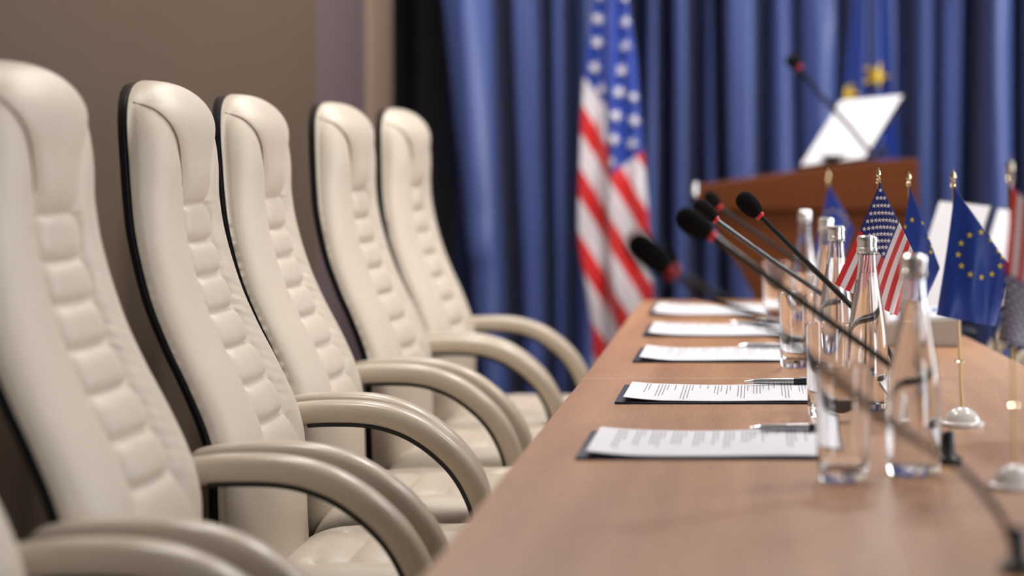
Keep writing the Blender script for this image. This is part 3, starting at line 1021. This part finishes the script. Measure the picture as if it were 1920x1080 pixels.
table_flag('small blue flag with twelve gold stars, front one, hanging over the conference box', 'circle', 2.72, 1804, (1787, 317), (1790, 352), (1755, 590), (1870, 613), (1891, 497), (1838, 477, 42), wave=.009)
table_flag('small blue flag half hidden behind the small striped flag', 'circle', 3.45, 1712, (1704, 322), (1706, 350), (1668, 590), (1736, 566), (1762, 502), (1710, 452, 40))
table_flag('farthest small blue flag, blurred, in front of the lectern', 'circle', 4.75, 1560, (1553, 320), (1554, 346), (1522, 485), (1575, 500), (1601, 430), (1561, 420, 25))
table_flag('blurred small striped flag nearest the camera, cut by the right edge', 'stripes', 2.20, 1903, (1894, 297), (1897, 350), (1868, 640), (2000, 668), (2030, 500), canton=.45, flip=True)

# ------------------------------------------------------------------ document stands (white sheet on a black board)
def doc_stand(label, BLp, BRp, TRp, TLp, d, dd, base_z, group=None, name='document_stand'):
    """a tilted board: near lower corner BL .. ; dd = depth offsets of the corners"""
    c = [at(p[0], p[1], d+q) for p, q in zip((BLp, BRp, TRp, TLp), dd)]
    c[2] = c[1]+(c[3]-c[0])+(c[2]-(c[1]+(c[3]-c[0])))*.5
    org = Vector((c[0]+c[1])/2); org.z = base_z
    t = thing(name, label, 'document stand', org, 0, group)
    N = (c[1]-c[0]).cross(c[3]-c[0]).normalized()
    if N.y > 0: N = -N
    def slab(nm, pts, n0, n1, m):
        V = [p+N*n0-org for p in pts]+[p+N*n1-org for p in pts]
        b = MB(); b.add(V, [(0, 3, 2, 1), (4, 5, 6, 7), (0, 1, 5, 4), (1, 2, 6, 5), (2, 3, 7, 6), (3, 0, 4, 7)]); return b.build(nm, m, t, smooth=False)
    cen = sum(c, Vector())/4
    big = [cen+(p-cen)*1.03 for p in c]
    slab('backing_board', big, -.010, 0, M['black'])
    slab('sheet', c, .0004, .0012, M['paper'])
    mid = (c[2]+c[3])/2*.55+(c[0]+c[1])/2*.45
    b = MB(); foot = Vector((mid.x+.02, mid.y+.06, base_z+.004))
    b.tube([mid-N*.008-org, foot-org], .004, 8)
    lo = (c[0]+c[1])/2
    b.tube([lo-N*.006-org, Vector((lo.x, lo.y, base_z+.004))-org], .004, 8)
    b.box(lo.x-.03-org.x, foot.x+.03-org.x, min(lo.y, foot.y)-.02-org.y, max(lo.y, foot.y)+.02-org.y, 0, .005)
    b.build('stand', M['black'], t)
    return t
doc_stand('white sheet propped on a black stand behind the front blue table flag', (1694, 592), (1790, 600), (1858, 392), (1762, 378), 4.22, (-.02, -.09, .06, .13), TT+.0003, 'propped white sheets on the table')
doc_stand('white propped sheet between the front blue table flag and the right edge', (1818, 570), (1912, 578), (1960, 402), (1872, 392), 4.52, (-.02, -.09, .06, .13), 0, 'propped white sheets on the table')

# ------------------------------------------------------------------ lectern
LY = 5.62
def lx(px, y=LY): return (px-VX)*y/F
def lz(py, y=LY): return HC-(py-VY)*y/F
t = thing('lectern', 'brown wooden lectern with a slanting top and curved side, in front of the curtain', 'lectern', (lx(1560), LY+.2, 0))
org = Vector(t.location)
def loc2(poly): return [(x-org.x, z-org.z) for x, z in poly]
b = MB(); poly = [(lx(1440), .06), (lx(1432), lz(640)), (lx(1412), lz(555)), (lx(1386), lz(502)), (lx(1358), lz(455)), (lx(1330), lz(415)), (lx(1318), lz(392)), (lx(1712), lz(392)), (lx(1712), .06)]
b.prism_y(loc2(poly), LY+.02-org.y, LY+.40-org.y); b.build('body', M['lectern'], t, smooth=False, bevel=.003)
b = MB(); poly = [(lx(1306), lz(394)), (lx(1306), lz(349)), (lx(1470), lz(325)), (lx(1630), lz(301)), (lx(1722), lz(298)), (lx(1722), lz(394))]
b.prism_y(loc2(poly), LY-org.y, LY+.44-org.y); b.build('reading_top', M['lectern'], t, smooth=False, bevel=.004)
b = MB(); b.box(lx(1425)-org.x, lx(1728)-org.x, LY-.03-org.y, LY+.46-org.y, 0, .06); b.build('plinth', M['lectern'], t, smooth=False, bevel=.004)
b = MB(); b.tube([(lx(1302)-org.x, LY-.004-org.y, lz(342)-org.z), (lx(1302)-org.x, LY-.004-org.y, lz(366)-org.z)], .009, 14); b.tube([(lx(1304)-org.x, LY+.004-org.y, lz(347)-org.z), (lx(1304)-org.x, LY+.44-org.y, lz(347)-org.z)], .006, 12); b.build('corner_rod', M['chrome'], t)
# sheet on the lectern
ds = doc_stand('white sheet on a tilted black board standing on top of the lectern', (1502, 311), (1621, 296), (1690, 186), (1577, 189), 5.80, (.05, -.10, .075, .225), lz(294)+.001, None)
# lectern microphone
microphone('gooseneck microphone fixed on the lectern, slanting up to the left in front of the curtain', (1478, 104), (1497, 126), [(1540, 180), (1590, 235), (1632, 285)], [5.66, 5.66, 5.66, 5.66], ((1655-VX)*5.70/F, 5.70, lz(296)+.006), group='lectern microphone', scale=1.5, rigid=.8)

# ------------------------------------------------------------------ big floor flags
def floor_stand(t, x, y, top):
    b = MB(); b.lathe([(.17, 0), (.17, .02), (.15, .035), (.05, .06), (.025, .09), (.018, .12)], (0, 0, 0), 40, 0, True, True); b.build('stand_base', M['brass'], t)
    b = MB(); b.tube([(0, 0, .08), (0, 0, top)], .014, 16); b.build('pole', M['brass'], t)
    b = MB(); b.lathe([(.014, 0), (.028, .01), (.02, .03), (.028, .05), (.04, .09), (.02, .15), (.001, .20)], (0, 0, top), 24); b.build('spear_finial', M['gold'], t)

def big_flag(label, Y, Ltab, Rtab, folds, mats, zbot_py, uvf, stars, star_r, pole_px, crease, uvname):
    x0 = (pole_px-VX)*Y/F
    t = thing('floor_flag', label, 'flag', (x0, Y+.09, 0), 0, 'large flags on floor poles')
    org = Vector((x0, Y+.09, 0))
    floor_stand(t, x0, Y, 2.30)
    top_py = -395
    NX, NZ = 110, 90
    def surf(s, py):
        l = sinterp(Ltab, py); r = sinterp(Rtab, py)
        px = l+(r-l)*s
        k = cl((py-top_py)/300)
        y = Y-.035*k*math.sin(PI*s)-.022*k*math.sin(folds*2*PI*s+.35*math.sin(py*.006)+1.2)
        c = sinterp(crease, py)
        y += .045*k*math.exp(-((px-c)/5.5)**2)
        y -= .010*noise.noise((px*.03, py*.008, 4))
        return Vector(((px-VX)*Y/F, y, HC-(py-VY)*Y/F)), px
    V = []; Fc = []; UV = []; MI = []
    for j in range(NZ+1):
        py = top_py+(zbot_py-top_py)*j/NZ
        for i in range(NX+1):
            s = i/NX
            p, px = surf(s, py+(8*math.sin(s*7) if j == NZ else 0))
            V.append(p-org); UV.append(uvf(px, py))
    n = NX+1
    for j in range(NZ):
        for i in range(NX):
            a = j*n+i; Fc.append((a, a+n, a+n+1, a+1)); MI.append(0)
    for (px, py, rr) in stars:
        l = sinterp(Ltab, py); r = sinterp(Rtab, py)
        s = (px-l)/(r-l)
        o_ = len(V)
        c, _ = surf(cl(s), py)
        V.append(c-org+Vector((0, -.005, 0))); UV.append((0, 0))
        RG = 5
        for rg in range(1, RG+1):
            for (x, z) in star_pts(0, 0, rr*star_r*rg/RG, .35, .42):
                ppx = px+x*F/Y; ppy = py-z*F/Y
                l = sinterp(Ltab, ppy); r = sinterp(Rtab, ppy)
                q, _ = surf(cl((ppx-l)/(r-l), .0, 1.), ppy)
                V.append(q-org+Vector((0, -.006, 0))); UV.append((0, 0))
        for k in range(10):
            k2 = (k+1) % 10
            Fc.append((o_, o_+1+k, o_+1+k2)); MI.append(1)
            for rg in range(RG-1):
                q1 = o_+1+rg*10; q2 = q1+10
                Fc.append((q1+k, q2+k, q2+k2, q1+k2)); MI.append(1)
    o = mesh('flag_cloth', V, Fc, mats, t, True, MI)
    if uvname:
        uvl = o.data.uv_layers.new(name=uvname)
        for lp in o.data.loops: uvl.data[lp.index].uv = UV[lp.vertex_index]
    sm = o.modifiers.new('thickness', 'SOLIDIFY'); sm.thickness = .001
    return t

def big_us_mat():
    """cloth coordinates: u = distance across, v = distance down the drape, in picture-wide units of the cloth"""
    m = bpy.data.materials.new('large_striped_flag_cloth'); m.use_nodes = True
    nt = m.node_tree; b = nt.nodes['Principled BSDF']; b.inputs['Roughness'].default_value = .45; b.inputs['Sheen Weight'].default_value = .2
    uv = nt.nodes.new('ShaderNodeUVMap'); uv.uv_map = 'drape'
    sp = nt.nodes.new('ShaderNodeSeparateXYZ'); nt.links.new(uv.outputs[0], sp.inputs[0])
    def mth(op, *a):
        n = nt.nodes.new('ShaderNodeMath'); n.operation = op
        for i, v in enumerate(a):
            if isinstance(v, (int, float)): n.inputs[i].default_value = v
            else: nt.links.new(v, n.inputs[i])
        return n.outputs[0]
    red = mth('LESS_THAN', mth('FRACT', sp.outputs[0]), .46)
    mx = nt.nodes.new('ShaderNodeMix'); mx.data_type = 'RGBA'
    mx.inputs['A'].default_value = lin((226, 220, 226)); mx.inputs['B'].default_value = lin((214, 26, 30))
    nt.links.new(red, mx.inputs['Factor'])
    m2 = nt.nodes.new('ShaderNodeMix'); m2.data_type = 'RGBA'
    nt.links.new(mth('GREATER_THAN', sp.outputs[1], 0.0), m2.inputs['Factor'])
    nt.links.new(mx.outputs['Result'], m2.inputs['A']); m2.inputs['B'].default_value = lin((28, 62, 160))
    nt.links.new(m2.outputs['Result'], b.inputs['Base Color'])
    return m
def us_uv(px, py):
    sh = .18 if px > 1141 else .2
    q = (py-1.65*(px-1142))/125-sh-.02
    # canton mask: positive inside
    a = (150+1.35*(px-1100)-py); b_ = (330-.73*(px-1142)-py)
    k = ss((px-1136)/10)
    return (q+10, (a*(1-k)+b_*k)/100)
us_stars = [(1122, 37, 1), (1120, 80, 1), (1115, 127, 1), (1173, 43, 1), (1173, 87, 1), (1167, 132, 1), (1162, 173, 1), (1127, 168, .9), (1189, 183, .8), (1156, 218, 1),
            (1190, 227, 1), (1152, 262, 1), (1186, 270, 1), (1147, 305, .9), (1124, -8, 1), (1172, -5, 1), (1170, -52, 1), (1126, -55, 1), (1150, -100, 1)]
big_flag('large flag with white stars and red and white stripes hanging in front of the curtain', 6.2,
         [(-395, 1146), (-200, 1130), (0, 1116), (100, 1100), (200, 1092), (300, 1088), (400, 1085), (470, 1087), (530, 1098), (600, 1108), (680, 1112), (820, 1112)],
         [(-395, 1156), (-200, 1166), (0, 1178), (100, 1192), (200, 1200), (300, 1208), (400, 1216), (500, 1222), (560, 1226), (680, 1228), (820, 1230)],
         2.2, [big_us_mat(), M['white_cloth']], 780, us_uv, us_stars, .0215, 1150, [(-395, 1150), (0, 1140), (150, 1138), (300, 1142), (400, 1136), (780, 1140)], 'drape')
big_flag('large blue flag with big gold stars hanging behind the lectern', 6.5,
         [(-395, 1618), (-100, 1604), (0, 1597), (100, 1589), (178, 1583), (300, 1574), (500, 1568), (800, 1566)],
         [(-395, 1630), (-100, 1650), (0, 1662), (100, 1668), (178, 1673), (300, 1682), (500, 1690), (800, 1694)],
         3.0, [M['eu'], M['gold_cloth']], 740, lambda a, b_: (0, 0), [(1640, 143, 1), (1590, 176, .8), (1655, 30, .0001)], .050, 1625, [(-395, 1625), (0, 1630), (200, 1634), (740, 1640)], None)

# ------------------------------------------------------------------ refracted light of bottles and glasses
for o in bpy.data.objects:
    if o.type == 'MESH':
        n_ = o.name.split('.')[0]
        if n_ in ('glass_body', 'water', 'tumbler'): o.cycles.is_caustics_caster = True
        if n_ in ('table_top', 'document', 'folder'): o.cycles.is_caustics_receiver = True
    elif o.type == 'LIGHT' and o.name.startswith('panel_glow'):
        o.data.cycles.is_caustics_light = True
